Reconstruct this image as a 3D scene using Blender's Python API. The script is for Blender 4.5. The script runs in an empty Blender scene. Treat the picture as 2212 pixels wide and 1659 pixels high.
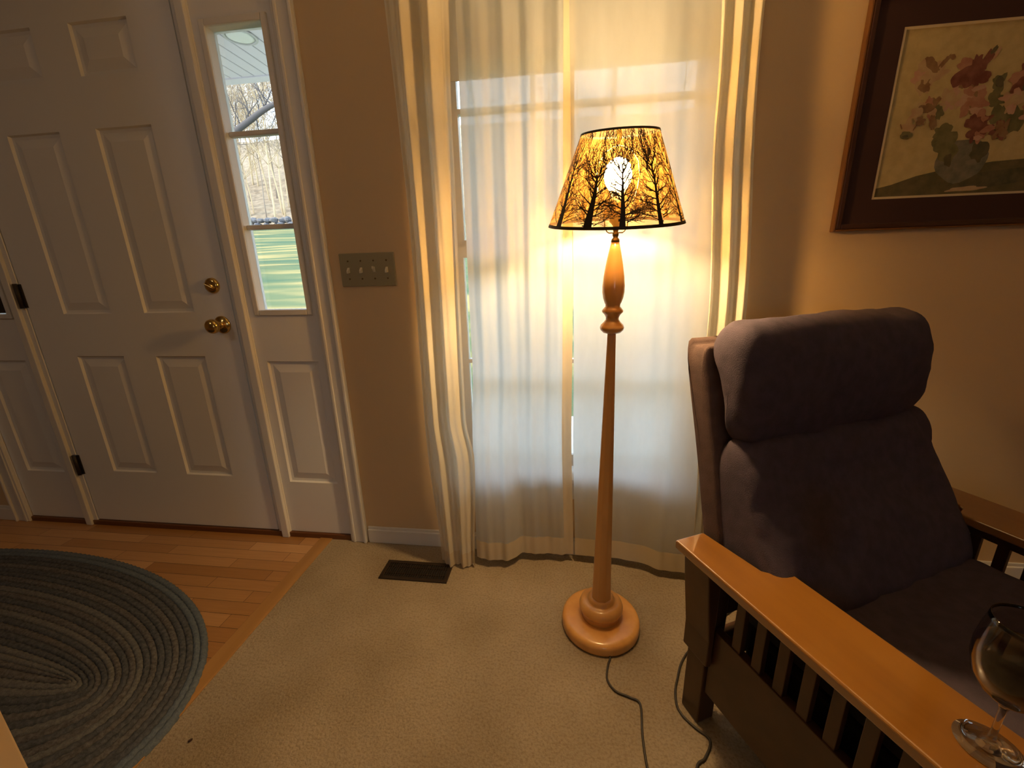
import bpy, math, random
from mathutils import Vector, Matrix, noise
PI = math.pi
S = bpy.context.scene
COL = S.collection

# ------------------------------------------------------------------ camera
FPX, YAW, PITCH, ROLL = 887.25, -0.13411, 0.27443, -0.02713
CAM = Vector((2.14979, -1.40751, 1.09857))
cp_, sp_, cy_, sy_ = math.cos(PITCH), math.sin(PITCH), math.cos(YAW), math.sin(YAW)
fw = Vector((sy_*cp_, cy_*cp_, -sp_)); r0 = Vector((cy_, -sy_, 0)); u0 = r0.cross(fw)
rt = math.cos(ROLL)*r0 + math.sin(ROLL)*u0
up = -math.sin(ROLL)*r0 + math.cos(ROLL)*u0
cd = bpy.data.cameras.new('camera'); cam = bpy.data.objects.new('camera', cd); COL.objects.link(cam)
cd.sensor_width = 36; cd.lens = FPX/2212*36; cd.clip_start = 0.01; cd.clip_end = 500
M = Matrix((rt, up, -fw)).transposed().to_4x4(); M.translation = CAM
cam.matrix_world = M
S.camera = cam

# ------------------------------------------------------------------ view, world, sun
S.view_settings.view_transform = 'Standard'; S.view_settings.look = 'None'
S.view_settings.gamma = 1; S.view_settings.use_curve_mapping = False
S.view_settings.exposure = 0.12
S.cycles.use_denoising = True
S.cycles.max_bounces = 12; S.cycles.transparent_max_bounces = 16
S.cycles.sample_clamp_indirect = 6
SKY_STRENGTH = 5.2
BULB_STRENGTH = 1080
FOYER_FILL_STRENGTH = 15
w = bpy.data.worlds.new('sky'); S.world = w; w.use_nodes = True
bg = w.node_tree.nodes['Background']; bg.inputs[0].default_value = (0.68, 0.84, 1.0, 1); bg.inputs[1].default_value = SKY_STRENGTH
sd = bpy.data.lights.new('sun', 'SUN'); so = bpy.data.objects.new('sun', sd); COL.objects.link(so)
sd.energy = 6.0; sd.color = (1, 0.82, 0.55); sd.angle = math.radians(0.6)
so.rotation_euler = Vector((0.88, 0.42, -0.30)).to_track_quat('-Z', 'Y').to_euler()
so.location = (-20, -8, 20)

# ------------------------------------------------------------------ materials
MATS = {}
def mat(name, col, rough=0.6, metal=0.0, var=None, scale=20, bump=0.0, bscale=200, spec=0.5, detail=3, stretch=None, coat=0):
    m = bpy.data.materials.new(name); m.use_nodes = True; nt = m.node_tree
    b = nt.nodes['Principled BSDF']
    b.inputs['Base Color'].default_value = (*col, 1); b.inputs['Roughness'].default_value = rough
    b.inputs['Metallic'].default_value = metal; b.inputs['Specular IOR Level'].default_value = spec
    if coat: b.inputs['Coat Weight'].default_value = coat; b.inputs['Coat Roughness'].default_value = 0.12
    tc = nt.nodes.new('ShaderNodeTexCoord'); vec = tc.outputs['Object']
    if stretch:
        mp = nt.nodes.new('ShaderNodeMapping'); mp.inputs['Scale'].default_value = stretch
        nt.links.new(vec, mp.inputs[0]); vec = mp.outputs[0]
    if var:
        n = nt.nodes.new('ShaderNodeTexNoise'); n.inputs['Scale'].default_value = scale; n.inputs['Detail'].default_value = detail
        nt.links.new(vec, n.inputs['Vector'])
        r = nt.nodes.new('ShaderNodeValToRGB'); r.color_ramp.elements[0].color = (*col, 1); r.color_ramp.elements[1].color = (*var, 1)
        r.color_ramp.elements[0].position = 0.35; r.color_ramp.elements[1].position = 0.65
        nt.links.new(n.outputs[0], r.inputs[0]); nt.links.new(r.outputs[0], b.inputs['Base Color'])
    if bump:
        n2 = nt.nodes.new('ShaderNodeTexNoise'); n2.inputs['Scale'].default_value = bscale; n2.inputs['Detail'].default_value = 4
        nt.links.new(tc.outputs['Object'], n2.inputs['Vector'])
        bp = nt.nodes.new('ShaderNodeBump'); bp.inputs['Strength'].default_value = bump; bp.inputs['Distance'].default_value = 0.004
        nt.links.new(n2.outputs[0], bp.inputs['Height']); nt.links.new(bp.outputs[0], b.inputs['Normal'])
    MATS[name] = m
    return m

def cloth_mat(name, col, trans, thin, weave=1200):
    """diffuse + translucent + a little see-through for open weaves"""
    m = bpy.data.materials.new(name); m.use_nodes = True; nt = m.node_tree
    nt.nodes.remove(nt.nodes['Principled BSDF']); out = nt.nodes['Material Output']
    d = nt.nodes.new('ShaderNodeBsdfDiffuse'); t = nt.nodes.new('ShaderNodeBsdfTranslucent'); x = nt.nodes.new('ShaderNodeBsdfTransparent')
    n = nt.nodes.new('ShaderNodeTexNoise'); n.inputs['Scale'].default_value = 60; n.inputs['Detail'].default_value = 5
    tc = nt.nodes.new('ShaderNodeTexCoord'); mp = nt.nodes.new('ShaderNodeMapping'); mp.inputs['Scale'].default_value = (1, 1, 0.35)
    nt.links.new(tc.outputs['Object'], mp.inputs[0]); nt.links.new(mp.outputs[0], n.inputs['Vector'])
    r = nt.nodes.new('ShaderNodeValToRGB')
    r.color_ramp.elements[0].color = (*[c*0.93 for c in col], 1); r.color_ramp.elements[1].color = (*col, 1)
    nt.links.new(n.outputs[0], r.inputs[0])
    nt.links.new(r.outputs[0], d.inputs[0]); nt.links.new(r.outputs[0], t.inputs[0])
    m1 = nt.nodes.new('ShaderNodeMixShader'); m1.inputs[0].default_value = trans
    nt.links.new(d.outputs[0], m1.inputs[1]); nt.links.new(t.outputs[0], m1.inputs[2])
    m2 = nt.nodes.new('ShaderNodeMixShader'); m2.inputs[0].default_value = thin
    nt.links.new(m1.outputs[0], m2.inputs[1]); nt.links.new(x.outputs[0], m2.inputs[2])
    nt.links.new(m2.outputs[0], out.inputs[0])
    MATS[name] = m
    return m

def glass_mat(name, tint=(1, 1, 1), gloss=0.06):
    m = bpy.data.materials.new(name); m.use_nodes = True; nt = m.node_tree
    nt.nodes.remove(nt.nodes['Principled BSDF']); out = nt.nodes['Material Output']
    x = nt.nodes.new('ShaderNodeBsdfTransparent'); x.inputs[0].default_value = (*tint, 1)
    g = nt.nodes.new('ShaderNodeBsdfGlossy'); g.inputs['Roughness'].default_value = 0.02
    f = nt.nodes.new('ShaderNodeFresnel'); f.inputs[0].default_value = 1.45
    mx = nt.nodes.new('ShaderNodeMixShader')
    nt.links.new(f.outputs[0], mx.inputs[0]); nt.links.new(x.outputs[0], mx.inputs[1]); nt.links.new(g.outputs[0], mx.inputs[2])
    nt.links.new(mx.outputs[0], out.inputs[0]); MATS[name] = m
    return m

def emit_mat(name, col, s):
    m = bpy.data.materials.new(name); m.use_nodes = True; nt = m.node_tree
    b = nt.nodes['Principled BSDF']; b.inputs['Emission Color'].default_value = (*col, 1); b.inputs['Emission Strength'].default_value = s
    MATS[name] = m
    return m

wall_m = mat('wall_paint', (0.67, 0.495, 0.29), 0.75, var=(0.66, 0.485, 0.283), scale=3, bump=0.05, bscale=350)
ceil_m = mat('ceiling_paint', (0.78, 0.74, 0.66), 0.9, bump=0.1, bscale=120)
white_m = mat('white_trim_paint', (0.72, 0.70, 0.66), 0.42, bump=0.03, bscale=90)
door_m = mat('door_paint', (0.78, 0.77, 0.75), 0.45, bump=0.03, bscale=120)
brass_m = mat('polished_brass', (0.62, 0.42, 0.14), 0.18, 1.0)
dkbrass_m = mat('aged_brass', (0.16, 0.11, 0.05), 0.4, 1.0)
hinge_m = mat('dark_hinge_metal', (0.05, 0.04, 0.03), 0.5, 0.6)
oak_m = mat('honey_oak', (0.55, 0.26, 0.065), 0.28, var=(0.43, 0.18, 0.04), scale=14, stretch=(1, 1, 0.08), coat=0.4)
lampwood_m = mat('lamp_maple', (0.80, 0.42, 0.12), 0.3, var=(0.70, 0.33, 0.08), scale=22, stretch=(1, 1, 0.1), coat=0.5)
plate_m = mat('switch_plate_metal', (0.33, 0.29, 0.17), 0.5, 0.15)
toggle_m = mat('toggle_plastic', (0.72, 0.66, 0.5), 0.35)
vent_m = mat('register_metal', (0.035, 0.022, 0.014), 0.5, 0.4)
cord_m = mat('brown_cord', (0.035, 0.028, 0.02), 0.5)
fabric_m = mat('brown_upholstery', (0.092, 0.072, 0.098), 0.95, var=(0.074, 0.060, 0.082), scale=40, bump=0.35, bscale=500, spec=0.15)
shell_m = mat('chair_back_fabric', (0.13, 0.085, 0.078), 0.95, var=(0.105, 0.070, 0.066), scale=40, bump=0.35, bscale=500, spec=0.15)
black_m = mat('black_underside', (0.006, 0.006, 0.007), 0.8)
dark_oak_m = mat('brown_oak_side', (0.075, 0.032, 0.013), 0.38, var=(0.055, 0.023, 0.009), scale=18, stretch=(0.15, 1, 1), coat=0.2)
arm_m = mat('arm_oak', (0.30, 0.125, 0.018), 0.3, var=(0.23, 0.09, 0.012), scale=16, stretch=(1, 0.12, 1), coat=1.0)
arm_m.node_tree.nodes['Principled BSDF'].inputs['Coat Roughness'].default_value = 0.06
arm_m.node_tree.nodes['Principled BSDF'].inputs['Coat IOR'].default_value = 2.2
mat_board_m = mat('maroon_mat_board', (0.045, 0.016, 0.014), 0.8)
frame_lit_m = mat('frame_lit_edge', (0.17, 0.07, 0.02), 0.3, coat=0.4)
gilt_m = mat('gilt_edge', (0.35, 0.17, 0.04), 0.35, 0.6)
cream_m = mat('cream_bevel', (0.62, 0.52, 0.33), 0.7)
thresh_m = mat('dark_threshold_wood', (0.14, 0.05, 0.015), 0.4)
pane_m = glass_mat('window_glass')
drape_m = cloth_mat('cream_drape_cloth', (0.86, 0.80, 0.66), 0.38, 0.0)
sheer_m = cloth_mat('thin_lining_cloth', (0.82, 0.85, 0.86), 0.67, 0.03)
hem_m = cloth_mat('doubled_hem_cloth', (0.80, 0.70, 0.52), 0.30, 0.01)

def carpet_material():
    m = mat('beige_carpet', (0.50, 0.37, 0.24), 1.0, spec=0.05)
    nt = m.node_tree; b = nt.nodes['Principled BSDF']; tc = nt.nodes.new('ShaderNodeTexCoord')
    def nz(s, d):
        n = nt.nodes.new('ShaderNodeTexNoise'); n.inputs['Scale'].default_value = s; n.inputs['Detail'].default_value = d
        nt.links.new(tc.outputs['Object'], n.inputs['Vector']); return n.outputs[0]
    def ramp(src, a, c, p0=0.3, p1=0.7):
        r = nt.nodes.new('ShaderNodeValToRGB'); r.color_ramp.elements[0].color = (*a, 1); r.color_ramp.elements[1].color = (*c, 1)
        r.color_ramp.elements[0].position = p0; r.color_ramp.elements[1].position = p1
        nt.links.new(src, r.inputs[0]); return r.outputs[0]
    big = ramp(nz(3.2, 4), (0.30, 0.235, 0.155), (0.43, 0.35, 0.25))
    fine = ramp(nz(150, 4), (0.80, 0.78, 0.75), (1, 1, 1), 0.35, 0.55)
    mx = nt.nodes.new('ShaderNodeMix'); mx.data_type = 'RGBA'; mx.blend_type = 'MULTIPLY'; mx.inputs['Factor'].default_value = 1
    nt.links.new(big, mx.inputs[6]); nt.links.new(fine, mx.inputs[7]); nt.links.new(mx.outputs[2], b.inputs['Base Color'])
    h = nz(160, 6)
    bp = nt.nodes.new('ShaderNodeBump'); bp.inputs['Strength'].default_value = 0.9; bp.inputs['Distance'].default_value = 0.006
    nt.links.new(h, bp.inputs['Height']); nt.links.new(bp.outputs[0], b.inputs['Normal'])
    return m
carpet_m = carpet_material()

def plank_material():
    m = mat('oak_strip_floor', (0.4, 0.2, 0.06), 0.33, coat=0.3); nt = m.node_tree; b = nt.nodes['Principled BSDF']
    tc = nt.nodes.new('ShaderNodeTexCoord')
    br = nt.nodes.new('ShaderNodeTexBrick'); br.inputs['Scale'].default_value = 1
    br.inputs['Brick Width'].default_value = 0.52; br.inputs['Row Height'].default_value = 0.052; br.inputs['Mortar Size'].default_value = 0.0008
    br.inputs['Color1'].default_value = (0.42, 0.20, 0.06, 1); br.inputs['Color2'].default_value = (0.72, 0.42, 0.19, 1); br.inputs['Mortar'].default_value = (0.06, 0.025, 0.01, 1)
    br.inputs['Bias'].default_value = -0.25; br.offset = 0.37
    nt.links.new(tc.outputs['Object'], br.inputs['Vector'])
    mp = nt.nodes.new('ShaderNodeMapping'); mp.inputs['Scale'].default_value = (3, 60, 3); nt.links.new(tc.outputs['Object'], mp.inputs[0])
    n = nt.nodes.new('ShaderNodeTexNoise'); n.inputs['Scale'].default_value = 2; n.inputs['Detail'].default_value = 5; nt.links.new(mp.outputs[0], n.inputs['Vector'])
    r = nt.nodes.new('ShaderNodeValToRGB'); r.color_ramp.elements[0].color = (0.72, 0.68, 0.62, 1); r.color_ramp.elements[1].color = (1, 1, 1, 1)
    nt.links.new(n.outputs[0], r.inputs[0])
    mx = nt.nodes.new('ShaderNodeMix'); mx.data_type = 'RGBA'; mx.blend_type = 'MULTIPLY'; mx.inputs['Factor'].default_value = 1
    nt.links.new(br.outputs[0], mx.inputs[6]); nt.links.new(r.outputs[0], mx.inputs[7]); nt.links.new(mx.outputs[2], b.inputs['Base Color'])
    return m
plank_m = plank_material()

# ------------------------------------------------------------------ mesh building
class MB:
    def __init__(s): s.v = []; s.f = []; s.m = []; s.sm = []
    def add(s, vs, fs, mi=0, smooth=False):
        o = len(s.v); s.v += [tuple(v) for v in vs]
        for f in fs: s.f.append(tuple(i+o for i in f)); s.m.append(mi); s.sm.append(smooth)
    def box(s, x0, x1, y0, y1, z0, z1, mi=0):
        s.add([(x, y, z) for x in (x0, x1) for y in (y0, y1) for z in (z0, z1)],
              [(0, 1, 3, 2), (4, 6, 7, 5), (0, 4, 5, 1), (2, 3, 7, 6), (0, 2, 6, 4), (1, 5, 7, 3)], mi)
    def cells(s, x0, x1, z0, z1, y0, y1, holes, mi=0):
        xs = sorted({x0, x1, *[h[0] for h in holes], *[h[1] for h in holes]}); zs = sorted({z0, z1, *[h[2] for h in holes], *[h[3] for h in holes]})
        for a, b in zip(xs, xs[1:]):
            run = None
            for c, d in zip(zs, zs[1:]):
                mx_, mz = (a+b)/2, (c+d)/2
                solid = not any(h[0] < mx_ < h[1] and h[2] < mz < h[3] for h in holes)
                if solid:
                    run = (run[0], d) if run else (c, d)
                if (not solid or d == zs[-1]) and run:
                    s.box(a, b, y0, y1, run[0], run[1], mi); run = None
    def lathe(s, prof, n=32, c=(0, 0), mi=0, smooth=True, ph=0):
        vs = []; fs = []
        for r, z in prof:
            for k in range(n):
                a = 2*PI*k/n+ph; vs.append((c[0]+r*math.cos(a), c[1]+r*math.sin(a), z))
        for i in range(len(prof)-1):
            for k in range(n):
                k2 = (k+1) % n; fs.append((i*n+k, i*n+k2, (i+1)*n+k2, (i+1)*n+k))
        if prof[0][0] > 1e-5: fs.append(tuple(reversed(range(n))))
        if prof[-1][0] > 1e-5: fs.append(tuple((len(prof)-1)*n+k for k in range(n)))
        s.add(vs, fs, mi, smooth)
    def tube(s, pts, rad, n=8, mi=0, closed=False):
        pts = [Vector(p) for p in pts]; N = len(pts)
        rads = rad if isinstance(rad, (list, tuple)) else [rad]*N
        vs = []; fs = []; ref = None
        for i, p in enumerate(pts):
            if closed: t = pts[(i+1) % N]-pts[i-1]
            else: t = pts[min(i+1, N-1)]-pts[max(i-1, 0)]
            t.normalize()
            if ref is None: ref = Vector((0, 0, 1)) if abs(t.z) < 0.9 else Vector((1, 0, 0))
            a = (ref-t*ref.dot(t)).normalized(); ref = a; b = t.cross(a)
            for k in range(n):
                q = 2*PI*k/n; vs.append(p+(a*math.cos(q)+b*math.sin(q))*rads[i])
        for i in range(N if closed else N-1):
            j = (i+1) % N
            for k in range(n):
                k2 = (k+1) % n; fs.append((i*n+k, i*n+k2, j*n+k2, j*n+k))
        if not closed: fs += [tuple(reversed(range(n))), tuple((N-1)*n+k for k in range(n))]
        s.add(vs, fs, mi, True)
    def panel(s, x0, x1, z0, z1, y, prof, mi=0, sign=1):
        """nested rectangles: prof = [(inset, depth into +y)...]"""
        vs = []; fs = []
        for ins, dep in prof:
            vs += [(x0+ins, y+dep, z0+ins), (x1-ins, y+dep, z0+ins), (x1-ins, y+dep, z1-ins), (x0+ins, y+dep, z1-ins)]
        for i in range(len(prof)-1):
            for k in range(4):
                k2 = (k+1) % 4; fs.append((i*4+k, i*4+k2, (i+1)*4+k2, (i+1)*4+k))
        o = (len(prof)-1)*4; fs.append((o, o+1, o+2, o+3)); s.add(vs, fs, mi)
    def build(s, name, mats, parent=None, origin=None, bevel=0, seg=2, sub=0, rot=None):
        me = bpy.data.meshes.new(name)
        off = Vector(origin) if origin is not None else (parent_world(parent) if parent is not None and not parent.get('_local') else Vector((0, 0, 0)))
        me.from_pydata([tuple(Vector(v)-off) for v in s.v], [], s.f); 
        if not isinstance(mats, (list, tuple)): mats = [mats]
        for m in mats: me.materials.append(m)
        me.polygons.foreach_set('material_index', s.m); me.polygons.foreach_set('use_smooth', s.sm); me.update()
        o = bpy.data.objects.new(name, me); COL.objects.link(o)
        if parent is not None: o.parent = parent
        if origin is not None: o.location = off - (parent_world(parent) if parent is not None else Vector((0, 0, 0)))
        if bevel:
            b = o.modifiers.new('bevel', 'BEVEL'); b.width = bevel; b.segments = seg; b.limit_method = 'ANGLE'; b.angle_limit = math.radians(40)
        if sub:
            b = o.modifiers.new('sub', 'SUBSURF'); b.levels = sub; b.render_levels = sub
        return o
def parent_world(p):
    v = Vector((0, 0, 0))
    while p is not None: v += p.location; p = p.parent
    return v
def tag(o, label, cat, group=None):
    o['label'] = label; o['category'] = cat
    if group: o['group'] = group
    return o
def thing(name, label, cat, loc, group=None):
    o = bpy.data.objects.new(name, None); COL.objects.link(o); o.location = loc; o.empty_display_size = 0.05
    return tag(o, label, cat, group)
def struct(o): o['kind'] = 'structure'; return o
def sgroup(name, loc):
    o = bpy.data.objects.new(name, None); COL.objects.link(o); o.location = loc; return struct(o)
def B(*a):
    m = MB(); m.box(*a); return m

# ------------------------------------------------------------------ room shell
XL, XR, YB, ZC = -2.2, 4.6, -4.6, 2.44
EDGE = 1.165
struct(B(EDGE, XR, YB, 0, -0.05, 0).build('floor', carpet_m))
struct(B(XL, EDGE-0.001, YB, 0, -0.05, 0.0).build('floor_hardwood', plank_m))
mb = MB(); mb.box(EDGE-0.055, EDGE, YB, -0.001, -0.01, 0.004)
struct(mb.build('trim_carpet_edge', mat('edge_board', (0.44, 0.23, 0.07), 0.35, var=(0.36, 0.18, 0.05), scale=20, stretch=(1, 0.1, 1), coat=0.3), bevel=0.002))
struct(B(XL-.1, XR+.1, YB-.1, 0.15, ZC, ZC+0.12).build('ceiling', ceil_m))
DU = (-0.372, 1.262, -0.05, 2.10); WN = (1.725, 2.605, 0.33, 2.05)
mb = MB(); mb.cells(XL, XR, -0.05, ZC, 0.0, 0.15, [DU, WN]); struct(mb.build('wall_front', wall_m))
struct(B(XL-0.12, XL, YB, 0.15, -0.05, ZC).build('wall_left', wall_m))
struct(B(XR, XR+0.12, YB, 0.15, -0.05, ZC).build('wall_right', wall_m))
WB = (2.35, 2.95, 1.0, 1.6)
mb = MB(); mb.cells(XL-.12, XR+.12, -0.05, ZC, YB-0.12, YB, [WB]); struct(mb.build('wall_back', wall_m))
g = sgroup('window_added_back', (2.0, YB, 0.75))  # invented window behind the camera, added to let in soft fill light
mb = MB(); mb.cells(WB[0]-.05, WB[1]+.05, WB[2]-.05, WB[3]+.05, YB, YB+0.014, [WB]); mb.build('casing', white_m, g)
mb = MB(); mb.cells(WB[0], WB[1], WB[2], WB[3], YB-0.09, YB-0.06, [(WB[0]+.04, 2.63, WB[2]+.04, WB[3]-.04), (2.67, WB[1]-.04, WB[2]+.04, WB[3]-.04)]); mb.build('sash', white_m, g)
struct(B(1.09, 1.17, YB, -0.987, 0, ZC).build('wall_divider', wall_m, bevel=0.004))

def baseboard(name, x0, x1):
    m = MB(); m.box(x0, x1, -0.011, 0, 0, 0.062); m.box(x0, x1, -0.006, 0, 0.06, 0.075)
    struct(m.build(name, white_m, bevel=0.003))
baseboard('baseboard_front', 1.335, XR)
baseboard('baseboard_front_left', XL, -0.445)

# ------------------------------------------------------------------ made-up foyer ceiling light, added out of view to fill the entry
fl_ = thing('ceiling_light_added', 'unseen round ceiling light added to brighten the entry', 'ceiling light', (0.0, -2.3, ZC))
mb = MB(); mb.lathe([(0.17, ZC), (0.17, ZC-0.03), (0.155, ZC-0.034), (0.0, ZC-0.034)], 40, (0.0, -2.3)); mb.build('pan', brass_m, fl_)
mb = MB(); mb.lathe([(0.155, ZC-0.034), (0.15, ZC-0.06), (0.11, ZC-0.085), (0.0, ZC-0.095)], 40, (0.0, -2.3)); mb.build('diffuser', emit_mat('fill_diffuser', (1.0, 0.88, 0.76), FOYER_FILL_STRENGTH), fl_)

# ------------------------------------------------------------------ door unit
PR = [(0, 0), (0.004, 0.009), (0.014, 0.010), (0.044, 0.002), (0.050, 0.002)]
d1 = sgroup('door_1', (0.457, 0.0, 0))
mb = MB(); YF = 0.004
cols = [(0.165, 0.384), (0.531, 0.750)]; rows = [(0.278, 0.799), (0.969, 1.600), (1.755, 1.905)]
holes = [(a, b, c, d) for a, b in cols for c, d in rows]
mb.cells(0.003, 0.911, 0.027, 2.055, YF, 0.048, holes)
for a, b, c, d in holes: mb.panel(a, b, c, d, YF, PR)
mb.build('slab', door_m, d1)
kn = MB()
def lathe_y(m, prof, cx, cz, y0, n=28, mi=0):
    vs = []; fs = []
    for r, d in prof:
        for k in range(n):
            a = 2*PI*k/n; vs.append((cx+r*math.cos(a), y0-d, cz+r*math.sin(a)))
    for i in range(len(prof)-1):
        for k in range(n):
            k2 = (k+1) % n; fs.append((i*n+k, i*n+k2, (i+1)*n+k2, (i+1)*n+k))
    fs.append(tuple((len(prof)-1)*n+k for k in range(n)))
    m.add(vs, fs, mi, True)
kx, kz = 0.857, 0.921
m = MB(); lathe_y(m, [(0.0335, 0), (0.0335, 0.003), (0.030, 0.008), (0.016, 0.011), (0.011, 0.014), (0.011, 0.030), (0.014, 0.034)], kx, kz, YF); pk = m.build('knob_rosette', brass_m, d1)
m = MB(); lathe_y(m, [(0.010, 0.028), (0.018, 0.032), (0.0255, 0.040), (0.0270, 0.048), (0.0255, 0.056), (0.020, 0.062), (0.010, 0.0655), (0.002, 0.066)], kx, kz, YF); m.build('knob', brass_m, pk)
m = MB(); lathe_y(m, [(0.0285, 0), (0.0285, 0.004), (0.026, 0.010), (0.018, 0.013), (0.004, 0.0135)], 0.851, 1.066, YF); pk = m.build('deadbolt', brass_m, d1)
m = MB(); m.add([(0.851+x*math.cos(.5)-z*math.sin(.5), YF-y, 1.066+x*math.sin(.5)*-1+z*math.cos(.5)*1) for x in (-0.017, 0.017) for y in (0.011, 0.024) for z in (-0.003, 0.003)],
      [(0, 1, 3, 2), (4, 6, 7, 5), (0, 4, 5, 1), (2, 3, 7, 6), (0, 2, 6, 4), (1, 5, 7, 3)]); m.build('thumb_turn', brass_m, pk, bevel=0.002)
for hz in (0.305, 1.043, 1.80):
    m = MB(); m.tube([(-0.006, -0.004, hz-0.048), (-0.006, -0.004, hz+0.048)], 0.0075, 12); m.box(-0.022, 0.012, 0.001, 0.0035, hz-0.046, hz+0.046)
    m.build('hinge', hinge_m, d1)

def casing(name, x0, x1, bead):
    m = MB(); m.box(x0, x1, -0.012, 0.004, 0, 2.16)
    if bead > 0: m.box(x1-0.012, x1, -0.020, -0.01, 0, 2.16); m.box(x0+0.01, x0+0.022, -0.016, -0.01, 0, 2.13)
    else: m.box(x0, x0+0.012, -0.020, -0.01, 0, 2.16); m.box(x1-0.022, x1-0.01, -0.016, -0.01, 0, 2.13)
    return struct(m.build(name, white_m, bevel=0.0035))
casing('trim_1', 1.256, 1.328, 1)
casing('trim_2', -0.440, -0.366, -1)
struct(B(-0.44, 1.328, -0.014, 0.004, 2.085, 2.17).build('trim_3', white_m, bevel=0.004))
def mullion(name, a, b, side):
    m = MB(); m.box(a, b, 0.001, 0.10, 0.0, 2.10)
    if side > 0: m.box(a+0.021, b-0.003, -0.012, 0.004, 0.0, 2.09)
    else: m.box(a+0.003, b-0.021, -0.012, 0.004, 0.0, 2.09)
    struct(m.build(name, white_m, bevel=0.003))
mullion('trim_4', 0.9165, 0.972, 1); mullion('trim_5', -0.058, -0.0025, -1)
struct(B(-0.37, 1.26, -0.004, 0.13, -0.02, 0.022).build('trim_threshold', thresh_m, bevel=0.003))
struct(B(-0.37, 1.26, 0.0, 0.13, 2.06, 2.10).build('trim_door_head', white_m))

def sidelight(name, x0, x1, gx0, gx1, px0, px1):
    g = sgroup(name, ((x0+x1)/2, 0, 0))
    m = MB(); G = (gx0, gx1, 0.974, 1.852); Pn = (px0, px1, 0.262, 0.779)
    m.cells(x0, x1, 0.024, 2.06, 0.006, 0.048, [G, Pn]); m.panel(*Pn, 0.006, PR)
    m.build('frame', door_m, g)
    m = MB()   # raised moulding round the glass
    t = 0.020
    m.box(gx0-t, gx0, -0.002, 0.008, 0.974-t, 1.852+t); m.box(gx1, gx1+t, -0.002, 0.008, 0.974-t, 1.852+t)
    m.box(gx0, gx1, -0.002, 0.008, 0.974-t, 0.974); m.box(gx0, gx1, -0.002, 0.008, 1.852, 1.852+t)
    m.build('glass_moulding', white_m, g, bevel=0.003)
    m = MB()
    for z in (1.262, 1.556): m.box(gx0, gx1, 0.016, 0.040, z-0.008, z+0.008)
    m.build('muntins', white_m, g, bevel=0.004)
    B(gx0-0.004, gx1+0.004, 0.034, 0.037, 0.970, 1.856).build('pane', pane_m, g)
sidelight('window_2', 0.972, 1.256, 1.020, 1.212, 1.010, 1.222)
sidelight('window_3', -0.366, -0.058, -0.295, -0.100, -0.300, -0.100)

# ------------------------------------------------------------------ main window
g = sgroup('window_1', (2.165, 0.0, 0.33))
x0, x1, z0, z1 = WN
m = MB(); m.cells(x0-0.055, x1+0.055, z0-0.08, z1+0.06, -0.014, 0.0, [(x0, x1, z0, z1)]); m.build('casing', white_m, g, bevel=0.003)
m = MB(); m.cells(x0, x1, z0, z1, 0.10, 0.13, [(x0+0.03, x1-0.03, z0+0.035, z1-0.03)]); m.build('window_frame', white_m, g)
B(x0-0.02, x1+0.02, -0.022, 0.10, z0-0.012, z0+0.008).build('window_sill', white_m, g, bevel=0.004)
for k, (a, b, yy) in enumerate(((0.36, 1.175, 0.045), (1.150, 2.02, 0.075))):
    m = MB(); hs = []
    fx0, fx1, fz0, fz1 = x0+0.028, x1-0.028, a, b
    cx = [fx0+0.035+(fx1-fx0-0.07)*i/3 for i in range(4)]; cz = [fz0+0.04+(fz1-fz0-0.07)*i/2 for i in range(3)]
    for i in range(3):
        for j in range(2): hs.append((cx[i]+0.007, cx[i+1]-0.007, cz[j]+0.007, cz[j+1]-0.007))
    m.cells(fx0, fx1, fz0, fz1, yy, yy+0.028, hs); so_ = m.build('sash', white_m, g)
    B(fx0+0.02, fx1-0.02, yy+0.012, yy+0.015, fz0+0.02, fz1-0.02).build('pane', pane_m, so_)
B(x0+0.01, x1-0.01, 0.018, 0.0195, 1.652, 2.045).build('blind', cloth_mat('blind_cloth', (0.82, 0.78, 0.70), 0.35, 0.0), g)

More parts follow.
